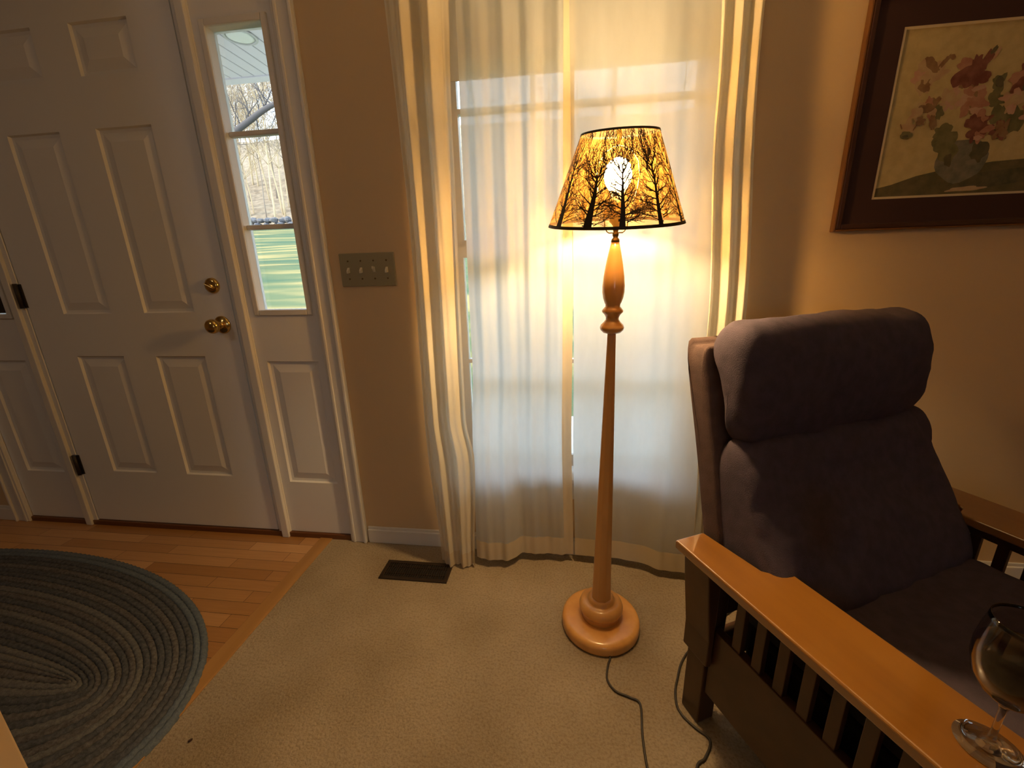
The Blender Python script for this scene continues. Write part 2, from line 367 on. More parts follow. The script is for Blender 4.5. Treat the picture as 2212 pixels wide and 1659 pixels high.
# ------------------------------------------------------------------ curtains
def lerp(a, b, t): return a+(b-a)*t
def interp(tab, x):
    if x <= tab[0][0]: return tab[0][1]
    for (a, b), (c, d) in zip(tab, tab[1:]):
        if x <= c:
            t = (x-a)/(c-a); t = t*t*(3-2*t); return b+(d-b)*t
    return tab[-1][1]
def curtain(name, label, xa, xb, yfun, ztop, zbot, material, nx=220, nz=70, hem_h=0.075, side=None, group=None):
    """xa, xb: functions of z giving the two edges"""
    def P(s, z): 
        x = lerp(xa(z), xb(z), s); return (x, yfun(s, z), z)
    m = MB(); vs = []; fs = []
    zs = [zbot + (ztop-zbot)*(j/nz)**1.0 for j in range(nz+1)]
    for z in zs:
        for i in range(nx+1): vs.append(P(i/nx, z))
    for j in range(nz):
        for i in range(nx): a = j*(nx+1)+i; fs.append((a, a+1, a+nx+2, a+nx+1))
    m.add(vs, fs, 0, True)
    o = m.build(name, material, origin=(0.5*(xa(zbot)+xb(zbot)), yfun(0.5, zbot), zbot)); tag(o, label, 'curtain', group)
    m = MB(); vs = []; fs = []; nh = 6
    for j in range(nh+1):
        z = zbot+hem_h*j/nh
        for i in range(nx+1):
            p = P(i/nx, z); vs.append((p[0], p[1]-0.0012, p[2]-0.0005))
    for j in range(nh):
        for i in range(nx): a = j*(nx+1)+i; fs.append((a, a+1, a+nx+2, a+nx+1))
    m.add(vs, fs, 0, True); m.build('bottom_hem', hem_m, o)
    if side is not None:
        s0, s1 = side; vs = []; fs = []; k = 8; m = MB()
        for z in zs:
            for i in range(k+1):
                p = P(lerp(s0, s1, i/k), z); vs.append((p[0], p[1]-0.0016, p[2]))
        for j in range(nz):
            for i in range(k): a = j*(k+1)+i; fs.append((a, a+1, a+k+2, a+k+1))
        m.add(vs, fs, 0, True); m.build('side_hem', hem_m, o)
    return o
ZT = 2.17
def sheer_base(x, z):
    bot = interp([(1.80, -0.10), (1.85, -0.108), (1.93, -0.112), (2.0, -0.062), (2.12, -0.055), (2.2, -0.052), (2.3, -0.056), (2.42, -0.066), (2.50, -0.112), (2.62, -0.112)], x)
    t = min(1, max(0, (z-0.05)/0.75)); t = t*t*(3-2*t)
    return lerp(bot, -0.068, t)
def y_sheer_l(s, z):
    x = lerp(xl_a(z), xl_b(z), s)
    k = min(1, max(0.0, (z-0.35)/1.5))
    f = math.sin(2*PI*(s*4.2+0.15+0.10*math.sin(3*z)))
    f2 = math.sin(2*PI*(s*10.7+0.3+0.1*z))
    amp = lerp(0.004, 0.010, k)
    return sheer_base(x, z) + amp*f + 0.0015*f2 + 0.004*noise.noise(Vector((s*9, z*2.5, 1)))
def y_sheer_r(s, z):
    x = lerp(xr_a(z), xr_b(z), s)
    k = min(1, max(0.0, (z-0.35)/1.5))
    f = math.sin(2*PI*(s*2.3+0.45+0.08*math.sin(2.5*z+1)))
    f2 = math.sin(2*PI*(s*8.3+0.1-0.1*z))
    return sheer_base(x, z) + lerp(0.005, 0.007, k)*f*(0.4+0.6*min(1, s*1.6)) + 0.001*f2 + 0.004*noise.noise(Vector((s*7, z*2.2, 5)))
xl_a = lambda z: interp([(0, 1.82), (0.5, 1.822), (0.8, 1.833), (2.2, 1.842)], z); xl_b = lambda z: interp([(0, 2.186), (0.6, 2.172), (2.2, 2.165)], z)
xr_a = lambda z: interp([(0, 2.192), (0.6, 2.178), (2.2, 2.145)], z); xr_b = lambda z: interp([(0, 2.62), (2.2, 2.56)], z)
curtain('sheer_curtain', 'thin pleated cream curtain over the left half of the window, tan inner band', xl_a, xl_b, y_sheer_l, ZT, 0.037, sheer_m, side=(0.905, 1.0))
curtain('sheer_curtain', 'thin cream curtain panel on the right half of the window, glowing behind the floor lamp', xr_a, xr_b, y_sheer_r, ZT, 0.037, sheer_m)
dl_a = lambda z: interp([(0, 1.672), (0.5, 1.650), (1.2, 1.660), (2.2, 1.640)], z)
dl_b = lambda z: interp([(0, 1.815), (0.45, 1.835), (0.6, 1.812), (1.5, 1.818), (1.9, 1.828), (2.2, 1.835)], z)
dr_a = lambda z: interp([(0, 2.60), (0.9, 2.57), (1.5, 2.535), (2.2, 2.50)], z)
dr_b = lambda z: interp([(0, 2.745), (0.9, 2.70), (1.7, 2.650), (2.2, 2.640)], z)
def y_drape_l(s, z):
    f = math.cos(2*PI*(s*2.6+0.05*math.sin(2*z)+0.1)); k = min(1, z/1.4)
    e = 0.055*max(0, 1-s/0.16)**1.5     # outer edge turns back to the wall
    return -0.118 - lerp(0.010, 0.026, k)*f - 0.005*math.sin(2*PI*(s*6.2+0.2*z)) + e + 0.02*max(0, (s-0.9)/0.1)*k
def y_drape_r(s, z):
    f = math.cos(2*PI*(s*2.7+0.04*math.sin(2*z)-0.05)); k = min(1, z/1.4)
    e = 0.05*max(0, (s-0.86)/0.14)**1.5
    return -0.098 - lerp(0.008, 0.016, k)*f - 0.005*math.sin(2*PI*(s*5.8+0.3-0.2*z)) + e
curtain('drape', 'heavier cream drape bunched at the left edge of the window beside the light switches', dl_a, dl_b, y_drape_l, ZT, 0.008, drape_m, nx=140, hem_h=0.06)
curtain('drape', 'heavier cream drape bunched at the right edge of the window, hanging down behind the recliner', dr_a, dr_b, y_drape_r, ZT, 0.008, drape_m, nx=140, hem_h=0.06)
rod = thing('curtain_rod', 'white curtain rod above the window holding the four curtain panels', 'curtain rod', (2.165, 0, 2.18))
m = MB(); m.box(1.62, 2.67, -0.125, -0.115, 2.165, 2.195); m.box(1.78, 2.60, -0.072, -0.064, 2.165, 2.195); m.build('rail', white_m, rod)
for x in (1.61, 2.67):
    B(x, x+0.012, -0.125, 0, 2.165, 2.195).build('bracket', white_m, rod)

# ------------------------------------------------------------------ switch plate
sp = thing('light_switch', 'four-gang light switch plate on the wall between the sidelight and the curtain', 'light switch', (1.467, 0, 1.107))
m = MB(); m.box(1.366, 1.567, -0.006, 0, 1.051, 1.163); m.build('wall_plate', plate_m, sp, bevel=0.003)
for k, x in enumerate((1.398, 1.4445, 1.491, 1.5375)):
    upd = 1 if k == 2 else -1
    m = MB(); m.add([(x-0.004, -0.005, 1.107-0.009), (x+0.004, -0.005, 1.107-0.009), (x+0.004, -0.005, 1.107+0.009), (x-0.004, -0.005, 1.107+0.009),
                     (x-0.003, -0.018, 1.107+upd*0.007-0.004), (x+0.003, -0.018, 1.107+upd*0.007-0.004), (x+0.003, -0.018, 1.107+upd*0.007+0.004), (x-0.003, -0.018, 1.107+upd*0.007+0.004)],
                    [(0, 1, 5, 4), (1, 2, 6, 5), (2, 3, 7, 6), (3, 0, 4, 7), (4, 5, 6, 7)]); m.build('toggle', toggle_m, sp)
    for dz in (-0.030, 0.030):
        m = MB(); lathe_y(m, [(0.003, 0), (0.003, 0.0008), (0.002, 0.0015)], x, 1.107+dz, -0.006, 12); m.build('screw', dkbrass_m, sp)

# ------------------------------------------------------------------ floor register
vx0, vx1, vy0, vy1 = 1.466, 1.728, -0.210, -0.111
v = thing('floor_register', 'dark brown metal floor register set in the carpet below the left drape', 'floor vent', (1.597, -0.16, 0))
m = MB(); 
m.box(vx0, vx1, vy0, vy0+0.014, 0.0, 0.006); m.box(vx0, vx1, vy1-0.014, vy1, 0.0, 0.006)
m.box(vx0, vx0+0.016, vy0+.014, vy1-.014, 0.0, 0.006); m.box(vx1-0.016, vx1, vy0+.014, vy1-.014, 0.0, 0.006); m.build('border', vent_m, v, bevel=0.002)
m = MB(); n = 26
for i in range(n):
    x = vx0+0.018+(vx1-vx0-0.036)*(i+0.5)/n; m.box(x-0.0015, x+0.0015, vy0+0.014, vy1-0.014, 0.001, 0.005)
for y in (-0.178, -0.143): m.box(vx0+.016, vx1-.016, y-0.0015, y+0.0015, 0.001, 0.0048)
m.build('louvers', vent_m, v)
B(vx0+.01, vx1-.01, vy0+.01, vy1-.01, 0.0002, 0.0012).build('damper', black_m, v)

# ------------------------------------------------------------------ braided rug
def build_rug():
    pal = [mat('braid_slate', (0.10, 0.125, 0.155), 1, var=(0.14, 0.165, 0.19), scale=120, bump=0.6, bscale=260, spec=0.05),
           mat('braid_charcoal', (0.062, 0.066, 0.075), 1, var=(0.11, 0.115, 0.125), scale=90, bump=0.6, bscale=260, spec=0.05),
           mat('braid_brown', (0.085, 0.08, 0.08), 1, var=(0.15, 0.145, 0.145), scale=110, bump=0.6, bscale=260, spec=0.05),
           mat('braid_grey', (0.115, 0.115, 0.115), 1, var=(0.17, 0.17, 0.165), scale=110, bump=0.6, bscale=260, spec=0.05),
           mat('braid_green', (0.075, 0.105, 0.095), 1, var=(0.12, 0.15, 0.13), scale=110, bump=0.6, bscale=260, spec=0.05)]
    seq = [0, 0, 1, 1, 2, 1, 1, 2, 1, 3, 2, 1, 2, 3, 1, 2, 1, 1, 3, 3, 2]
    m = MB(); K = 21
    def ring(t, th):                      # t = 0 outer edge ... 1 the centre seam
        c, d = math.cos(th), math.sin(th)
        sx, sy = 0.03+0.73*c, -0.6425-0.0425*c
        ex, ey = 1.168*c, -0.78+0.586*d
        return Vector((lerp(ex, sx, t), lerp(ey, sy, t)))
    rng = random.Random(4)
    for k in range(K):
        t0, t1 = k/K, (k+1)/K; T = 1600
        pts = [ring((t0+t1)/2, 2*PI*i/T) for i in range(T+1)]; acc = [0]
        for i in range(T): acc.append(acc[-1]+(pts[i+1]-pts[i]).length)
        n = max(60, int(acc[-1]/0.0120)); n += n % 2; j = 0; vs = []; fs = []; cs = 7; off = rng.random()*0.1
        for i in range(n):
            tgt = acc[-1]*i/n
            while acc[j+1] < tgt: j += 1
            th = 2*PI*(j+(tgt-acc[j])/max(1e-9, acc[j+1]-acc[j]))/T
            po, pi_ = ring(t0, th), ring(t1, th); wig = (1 if i % 2 else -1)
            for c in range(cs):
                q = PI*c/(cs-1); lx = math.cos(q); h = math.sin(q)
                hh = 0.0035+0.0080*h*(1+0.30*lx*wig)
                if c in (0, cs-1): hh = 0.0
                f_ = 0.5-0.56*lx-0.045*wig; p_ = po.lerp(pi_, f_); vs.append((p_.x, p_.y, hh))
        for i in range(n):
            i2 = (i+1) % n
            for c in range(cs-1): fs.append((i*cs+c, i2*cs+c, i2*cs+c+1, i*cs+c+1))
        m.add(vs, fs, seq[k], True)
    # backing
    vs = [(*ring(0.01, 2*PI*i/96), 0.003) for i in range(96)]
    m.add(vs, [tuple(range(96))], 2)
    o = m.build('braided_rug', pal, origin=(0.0, -0.78, 0.0))
    tag(o, 'oval braided rug in slate, charcoal and brown on the wood floor by the door', 'rug')
build_rug()
sp_ = MB(); sp_.lathe([(0.0, 0.001), (0.005, 0.002), (0.0045, 0.005), (0.0, 0.006)], 7)
o = sp_.build('carpet_crumb', mat('crumb', (0.05, 0.02, 0.01), 0.8), origin=(0, 0, 0)); o.location = (1.244, -0.783, 0); o.scale = (1.1, 0.6, 1); o.rotation_euler = (0, 0, 1.0)
tag(o, 'tiny dark brown crumb lying on the carpet near the rug', 'crumb')

# ------------------------------------------------------------------ floor lamp
LX, LY = 2.267, -0.33
lamp = thing('floor_lamp', 'lit wooden floor lamp with a tree-silhouette shade standing in front of the curtains', 'lamp', (LX, LY, 0))
m = MB(); m.lathe([(0.112, 0.0), (0.118, 0.002), (0.120, 0.008), (0.120, 0.024), (0.1185, 0.031), (0.114, 0.036), (0.107, 0.0385), (0.103, 0.0392), (0.099, 0.0396), (0.064, 0.0420), (0.060, 0.0421), (0.0, 0.0422)], 64, (LX, LY)); m.build('base', lampwood_m, lamp)
m = MB(); m.lathe([(0.058, 0.041), (0.0585, 0.042), (0.0595, 0.052), (0.0600, 0.060), (0.0640, 0.0635), (0.0665, 0.070), (0.0668, 0.078), (0.0640, 0.087), (0.0580, 0.093), (0.050, 0.0955), (0.043, 0.0965), (0.0405, 0.099), (0.0385, 0.104), (0.0345, 0.108), (0.030, 0.1095), (0.0, 0.110)], 48, (LX, LY)); m.build('base_collar', lampwood_m, lamp)
m = MB(); m.lathe([(0.0305, 0.108), (0.028, 0.20), (0.0205, 0.55), (0.0115, 0.932)], 8, (LX, LY), smooth=False, ph=0.35); m.build('pole', lampwood_m, lamp, bevel=0.002)
m = MB(); m.lathe([(0.011, 0.930), (0.022, 0.933), (0.029, 0.940), (0.0305, 0.946), (0.028, 0.953), (0.021, 0.960), (0.0165, 0.966), (0.0165, 0.972), (0.020, 0.979),
                   (0.0260, 0.985), (0.0265, 0.989), (0.023, 0.994), (0.0185, 0.999), (0.0185, 1.004), (0.021, 1.009), (0.025, 1.020), (0.0275, 1.035), (0.0275, 1.050), (0.0255, 1.072),
                   (0.021, 1.100), (0.0150, 1.130), (0.0095, 1.153), (0.0, 1.153)], 40, (LX, LY)); m.build('turned_neck', lampwood_m, lamp)
m = MB(); m.lathe([(0.0095, 1.152), (0.0105, 1.155), (0.009, 1.160), (0.0055, 1.164), (0.0075, 1.169), (0.0075, 1.173), (0.0055, 1.176), (0.007, 1.182), (0.0075, 1.190), (0.012, 1.196),
                   (0.0165, 1.200), (0.0165, 1.225), (0.0155, 1.227), (0.0165, 1.230), (0.0165, 1.248), (0.013, 1.250)], 28, (LX, LY)); m.build('socket', dkbrass_m, lamp)
m = MB(); m.tube([(LX+0.012, LY, 1.207), (LX+0.030, LY-0.004, 1.207)], 0.0022, 8); m.build('switch_key', dkbrass_m, lamp)
pts = [(0.0, 1.1745), (0.016, 1.1745), (0.021, 1.178), (0.0265, 1.190), (0.0275, 1.205), (0.036, 1.235), (0.046, 1.270), (0.050, 1.300), (0.045, 1.330), (0.030, 1.352), (0.012, 1.362), (0.0, 1.364)]
loop = [(LX+x, LY, z) for x, z in pts] + [(LX-x, LY, z) for x, z in reversed(pts[1:-1])]
m = MB(); m.tube(loop, 0.0014, 8, closed=True); m.build('harp', dkbrass_m, lamp)
m = MB(); m.lathe([(0.004, 1.362), (0.0055, 1.366), (0.004, 1.372), (0.006, 1.378), (0.006, 1.392), (0.003, 1.396), (0, 1.397)], 20, (LX, LY)); m.build('finial', dkbrass_m, lamp)
m = MB(); m.lathe([(0.0125, 1.246), (0.013, 1.252), (0.0150, 1.260), (0.0170, 1.267), (0.0165, 1.2675), (0, 1.2675)], 28, (LX, LY))
bulb = m.build('bulb', mat('bulb_housing', (0.8, 0.78, 0.74), 0.4), lamp)
m = MB(); m.lathe([(0.0, 1.2677), (0.0166, 1.2677), (0.0230, 1.275), (0.0290, 1.285), (0.0312, 1.296), (0.0308, 1.308), (0.0268, 1.322), (0.017, 1.333), (0.007, 1.3375), (0, 1.338)], 28, (LX, LY))
m.build('bulb_dome', emit_mat('bulb_glow', (1.0, 0.64, 0.28), BULB_STRENGTH), bulb)

TILT = math.radians(9)
ZS0, ZS1, RS0, RS1 = 1.194, 1.390, 0.162, 0.086
def cone(phi, z, e=0.0):
    t = (z-ZS0)/(ZS1-ZS0); r = lerp(RS0, RS1, t)+e
    x, y, h = r*math.sin(phi), -r*math.cos(phi), z-1.375
    c, s_ = math.cos(TILT), math.sin(TILT)
    return (LX+x, LY+y*c-h*s_, 1.375+y*s_+h*c)      # the shade hangs tipped a little towards the room
def shade_material():
    m = bpy.data.materials.new('amber_shade_film'); m.use_nodes = True; nt = m.node_tree
    nt.nodes.remove(nt.nodes['Principled BSDF']); out = nt.nodes['Material Output']
    d = nt.nodes.new('ShaderNodeBsdfDiffuse'); d.inputs[0].default_value = (0.50, 0.30, 0.12, 1)
    t = nt.nodes.new('ShaderNodeBsdfTranslucent'); t.inputs[0].default_value = (0.70, 0.33, 0.06, 1)
    x = nt.nodes.new('ShaderNodeBsdfTransparent'); x.inputs[0].default_value = (0.95, 0.76, 0.46, 1)
    a = nt.nodes.new('ShaderNodeMixShader'); a.inputs[0].default_value = 0.75
    b = nt.nodes.new('ShaderNodeMixShader'); b.inputs[0].default_value = 0.965
    nt.links.new(d.outputs[0], a.inputs[1]); nt.links.new(t.outputs[0], a.inputs[2])
    nt.links.new(a.outputs[0], b.inputs[1]); nt.links.new(x.outputs[0], b.inputs[2]); nt.links.new(b.outputs[0], out.inputs[0])
    return m
shade_film = shade_material(); trim_black = mat('shade_black', (0.012, 0.008, 0.006), 0.55)
def build_shade():
    m = MB(); n = 96; vs = []; fs = []
    for z in (ZS0, ZS1):
        for k in range(n): vs.append(cone(2*PI*k/n, z))
    for k in range(n): fs.append((k, (k+1) % n, n+(k+1) % n, n+k))
    m.add(vs, fs, 0, True)
    for z, h in ((ZS0, 0.0065), (ZS1, -0.0045)):       # trim bands, inner and outer skins
        for e0 in (0.0014, -0.0014):
            vs = []; fs = []
            for k in range(n): vs.append(cone(2*PI*k/n, z, e0)); vs.append(cone(2*PI*k/n, z+h, e0))
            for k in range(n): a = 2*k; b2 = 2*((k+1) % n); fs.append((a, b2, b2+1, a+1))
            m.add(vs, fs, 1, True)
    # tree silhouettes: thin strips hugging the cone (s = arc length at mid radius, z)
    rng = random.Random(11); RM = 0.125
    def strip(pts, ws):
        vs = []; fs = []
        for i, (s_, z) in enumerate(pts):
            p0 = pts[max(0, i-1)]; p1 = pts[min(len(pts)-1, i+1)]
            dx, dz = p1[0]-p0[0], p1[1]-p0[1]; l = math.hypot(dx, dz) or 1; nx_, nz_ = -dz/l, dx/l; w_ = ws[i]/2
            for q in (-1, 1):
                zz = min(ZS1-0.001, max(ZS0+0.001, z+nz_*w_*q)); t = (zz-ZS0)/(ZS1-ZS0); r = lerp(RS0, RS1, t)
                vs.append(cone((s_/RM)+(nx_*w_*q)/r, zz, 0.0007))
        for i in range(len(pts)-1): fs.append((2*i, 2*i+1, 2*i+3, 2*i+2))
        m.add(vs, fs, 1, False)
    def limb(s_, z, ang, ln, w_, lev, up_=0.25):
        n_ = 5; pts = [(s_, z)]; ws = [w_]; a = ang
        for i in range(n_):
            a += rng.uniform(-0.22, 0.22); a *= (1-up_*0.35)
            s_ += math.sin(a)*ln/n_; z += math.cos(a)*ln/n_
            if z > ZS1-0.003: break
            pts.append((s_, z)); ws.append(max(0.0006, w_*(1-0.7*(i+1)/n_)))
            if lev > 0:
                for _ in range(rng.choice((1, 1, 2))):
                    limb(s_, z, a+rng.choice((-1, 1))*rng.uniform(0.35, 0.95), ln*rng.uniform(0.30, 0.55), max(0.0007, ws[-1]*0.6), lev-1)
        if len(pts) > 1: strip(pts, ws)
    for k in range(12):
        phi = math.radians(30*k+rng.uniform(-3, 3)); s_ = phi*RM; z = ZS0+0.004; a = rng.uniform(-0.05, 0.05)
        wb = rng.choice((0.019, 0.013, 0.021, 0.014)); H = rng.uniform(0.085, 0.125); pts = [(s_, z)]; ws = [wb]; n_ = 9
        for i in range(n_):
            s_ += math.sin(a)*H/n_; z += H/n_; pts.append((s_, z)); ws.append(lerp(wb, wb*0.22, ((i+1)/n_)**0.8)); a = a*0.8+rng.uniform(-0.05, 0.05)
            for d_ in (-1, 1):
                if i > 0: limb(s_, z, d_*rng.uniform(0.5, 1.25), rng.uniform(0.035, 0.062), 0.0030, 2)
        strip(pts, ws)
        for d_ in (-0.6, -0.3, 0.0, 0.3, 0.6): limb(s_, z, d_+rng.uniform(-.1, .1), rng.uniform(0.05, 0.07), 0.0027, 2)
        for q in range(4): limb(phi*RM+rng.choice((-1, 1))*wb*0.5, ZS0+rng.uniform(0.008, 0.03), rng.choice((-1, 1))*rng.uniform(1.0, 1.5), 0.045, 0.0024, 2, 0.1)
    for k in range(800):       # fine upright twigs towards the top
        limb(rng.uniform(0, 2*PI)*RM, ZS0+0.07+0.115*math.sqrt(rng.random()), rng.uniform(-0.5, 0.5), rng.uniform(0.012, 0.028), 0.0012, 1 if rng.random() < .3 else 0)
    return m.build('lamp_shade', [shade_film, trim_black], lamp)
build_shade()
def smooth_path(pts, k=8):
    P = [Vector(p) for p in pts]; out = []
    for i in range(len(P)-1):
        a, b, c, d = P[max(0, i-1)], P[i], P[i+1], P[min(len(P)-1, i+2)]
        for j in range(k):
            t = j/k; out.append(0.5*((2*b)+(c-a)*t+(2*a-5*b+4*c-d)*t*t+(3*b-a-3*c+d)*t**3))
    out.append(P[-1]); return out
cz = 0.0032
cord = [(2.283, -0.440, 0.010), (2.286, -0.452, cz), (2.277, -0.478, cz), (2.272, -0.518, cz), (2.291, -0.548, cz), (2.326, -0.561, cz), (2.350, -0.577, cz), (2.343, -0.650, cz), (2.342, -0.717, cz),
        (2.352, -0.80, cz), (2.40, -0.835, cz), (2.430, -0.78, cz), (2.453, -0.705, cz), (2.476, -0.685, cz), (2.500, -0.645, cz), (2.472, -0.618, cz), (2.450, -0.592, cz), (2.443, -0.560, cz), (2.46, -0.50, cz), (2.52, -0.40, cz), (2.72, -0.22, cz), (2.95, -0.10, cz), (3.15, -0.04, cz)]
m = MB(); m.tube(smooth_path(cord), 0.0030, 8); m.build('power_cord', cord_m, lamp)

# ------------------------------------------------------------------ framed picture
pic = thing('framed_picture', 'dark framed flower watercolour with maroon mat on the wall above the recliner', 'picture', (3.27, 0, 1.178))
FX0, FX1, FZ0, FZ1 = 2.922, 3.598, 1.177, 1.762
OX0, OX1, OZ0, OZ1 = 3.014, 3.506, 1.261, 1.674
m = MB(); m.cells(FX0, FX1, FZ0, FZ1, -0.022, -0.002, [(FX0+0.006, FX1-0.006, FZ0+0.006, FZ1-0.006)])  # lighter outer ring paints in the lamplight on the frame's side
m.cells(FX0+0.006, FX1-0.006, FZ0+0.006, FZ1-0.006, -0.025, -0.002, [(FX0+0.018, FX1-0.018, FZ0+0.018, FZ1-0.018)], 1)
m.build('frame', [frame_lit_m, mat('frame_dark_face', (0.05, 0.018, 0.012), 0.3, coat=0.4)], pic, bevel=0.002)
m = MB(); t = 0.0165; m.cells(FX0+t, FX1-t, FZ0+t, FZ1-t, -0.020, -0.004, [(FX0+t+0.004, FX1-t-0.004, FZ0+t+0.004, FZ1-t-0.004)]); m.build('inner_lip', MATS['frame_dark_face'], pic)
m = MB(); m.cells(FX0+0.017, FX1-0.017, FZ0+0.017, FZ1-0.017, -0.012, -0.008, [(OX0, OX1, OZ0, OZ1)]); m.build('mat_board', mat_board_m, pic)
m = MB(); m.cells(OX0, OX1, OZ0, OZ1, -0.011, -0.007, [(OX0+0.006, OX1-0.006, OZ0+0.006, OZ1-0.006)]); m.build('inner_mat', cream_m, pic)
def build_painting():
    cols = {'bg': ((0.46, 0.37, 0.17), (0.54, 0.44, 0.21)), 'table': ((0.10, 0.09, 0.045), (0.15, 0.12, 0.06)), 'vase': ((0.13, 0.13, 0.09), (0.22, 0.20, 0.14)), 'red': ((0.15, 0.045, 0.035), (0.24, 0.10, 0.07)),
            'rose': ((0.36, 0.16, 0.10), (0.44, 0.24, 0.15)), 'pale': ((0.44, 0.30, 0.17), (0.50, 0.38, 0.21)), 'pink': ((0.50, 0.29, 0.20), (0.52, 0.36, 0.24)), 'green': ((0.13, 0.125, 0.055), (0.20, 0.18, 0.08)), 'dark': ((0.07, 0.07, 0.04), (0.13, 0.11, 0.06)), 'brown': ((0.22, 0.12, 0.06), (0.28, 0.18, 0.09))}
    names = list(cols); ms = [mat('paint_'+k, a, 0.9, var=b, scale=45, detail=5) for k, (a, b) in cols.items()]
    m = MB(); Y = -0.0065; m.add([(OX0, Y, OZ0), (OX1, Y, OZ0), (OX1, Y, OZ1), (OX0, Y, OZ1)], [(0, 1, 2, 3)], 0)
    rng = random.Random(3); lay = [0]
    def blob(c, x, z, rx, rz, rot=0, rough=0.25, n=26):
        lay[0] += 1; y = Y-0.00002*lay[0]; vs = []; p = rng.random()*50
        for i in range(n):
            a = 2*PI*i/n; k = 1+rough*noise.noise(Vector((math.cos(a)*1.6+p, math.sin(a)*1.6, p)))*1.8
            u_, v_ = rx*k*math.cos(a), rz*k*math.sin(a)
            X = x+u_*math.cos(rot)-v_*math.sin(rot); Z = z+u_*math.sin(rot)+v_*math.cos(rot)
            vs.append((min(OX1-0.002, max(OX0+0.002, X)), y, min(OZ1-0.002, max(OZ0+0.002, Z))))
        m.add(vs, [tuple(range(n))], names.index(c))
    # table top
    lay[0] += 1; y = Y-0.00002
    tb = [(OX0, OZ0), (OX1, OZ0), (OX1, 1.335), (3.42, 1.350), (3.30, 1.345), (3.18, 1.330), (3.12, 1.318), (3.06, 1.298), (OX0, 1.288)]
    m.add([(a, y, b) for a, b in tb], [tuple(range(len(tb)))], 1)
    blob('dark', 3.31, 1.30, 0.11, 0.022, 0.1); blob('pale', 3.25, 1.279, 0.05, 0.006, 0.05); blob('table', 3.12, 1.295, 0.05, 0.012, .2)
    # vase
    blob('vase', 3.225, 1.352, 0.062, 0.055, 0, 0.08); blob('green', 3.185, 1.375, 0.022, 0.030, 0.4, 0.2); blob('dark', 3.19, 1.355, 0.010, 0.016, 0.3); blob('dark', 3.262, 1.37, 0.02, 0.024); blob('vase', 3.228, 1.338, 0.026, 0.024, .2)
    # foliage
    for x, z, r in ((3.16, 1.42, .022), (3.27, 1.50, .020), (3.29, 1.46, .022), (3.33, 1.44, .025), (3.14, 1.47, .014), (3.215, 1.55, .010), (3.268, 1.535, .016), (3.38, 1.42, .02), (3.17, 1.405, .026), (3.40, 1.49, .018)):
        blob('green', x, z, r, r*1.2, rng.uniform(-.5, .5), 0.4)
    def flower(x, z, r, cs, n=7):
        for i in range(n):
            a = 2*PI*i/n+rng.random(); q = r*0.5
            blob(cs[i % len(cs)], x+q*math.cos(a), z+q*math.sin(a), r*0.55, r*0.38, a, 0.4)
        blob(cs[0], x, z, r*0.35, r*0.35, 0, 0.4)
    flower(3.095, 1.560, 0.040, ['pale', 'brown', 'pale', 'pink'])
    flower(3.165, 1.505, 0.030, ['pale', 'pink', 'pale'])
    flower(3.115, 1.485, 0.028, ['brown', 'rose', 'pale'], 6)
    blob('brown', 3.105, 1.578, 0.020, 0.009, -0.7, 0.4); blob('brown', 3.128, 1.592, 0.018, 0.006, 0.9, 0.5); blob('brown', 3.145, 1.600, 0.007, 0.006)
    flower(3.200, 1.560, 0.040, ['red', 'red', 'rose', 'red', 'brown'])
    blob('red', 3.180, 1.555, 0.030, 0.015, 0.7); blob('red', 3.225, 1.585, 0.010, 0.028, -0.5, .3); blob('dark', 3.237, 1.607, 0.005, 0.011, -0.6); blob('pink', 3.246, 1.600, 0.004, 0.014, -0.4)
    flower(3.215, 1.495, 0.036, ['rose', 'brown', 'rose', 'pink'])
    blob('pink', 3.222, 1.523, 0.018, 0.006, 0.2); blob('pink', 3.232, 1.470, 0.018, 0.009, -0.2)
    flower(3.245, 1.430, 0.036, ['red', 'rose', 'red', 'red']); blob('pink', 3.248, 1.405, 0.010, 0.006); blob('rose', 3.268, 1.425, 0.018, 0.007, .3)
    flower(3.335, 1.535, 0.040, ['red', 'dark', 'red', 'rose']); flower(3.31, 1.49, 0.028, ['pale', 'pink']); flower(3.37, 1.46, 0.035, ['rose', 'pink', 'pale']); flower(3.41, 1.56, 0.030, ['pale', 'pink', 'brown'])
    flower(3.30, 1.42, 0.024, ['brown', 'red'])
    blob('dark', 3.268, 1.535, 0.010, 0.014)
    # little sprig at the left
    blob('pale', 3.073, 1.442, 0.018, 0.018, 0, 0.5); blob('green', 3.071, 1.422, 0.014, 0.009); blob('dark', 3.071, 1.419, 0.007, 0.004); blob('brown', 3.055, 1.443, 0.0015, 0.008, .5); blob('brown', 3.09, 1.44, 0.0015, 0.010, -.5)
    blob('brown', 3.10, 1.455, 0.009, 0.012, 0.3, 0.5); blob('brown', 3.132, 1.448, 0.008, 0.016, 0.2, 0.5); blob('pale', 3.085, 1.47, 0.012, 0.014, 0, 0.5)
    m.build('painting', ms, pic)
build_painting()

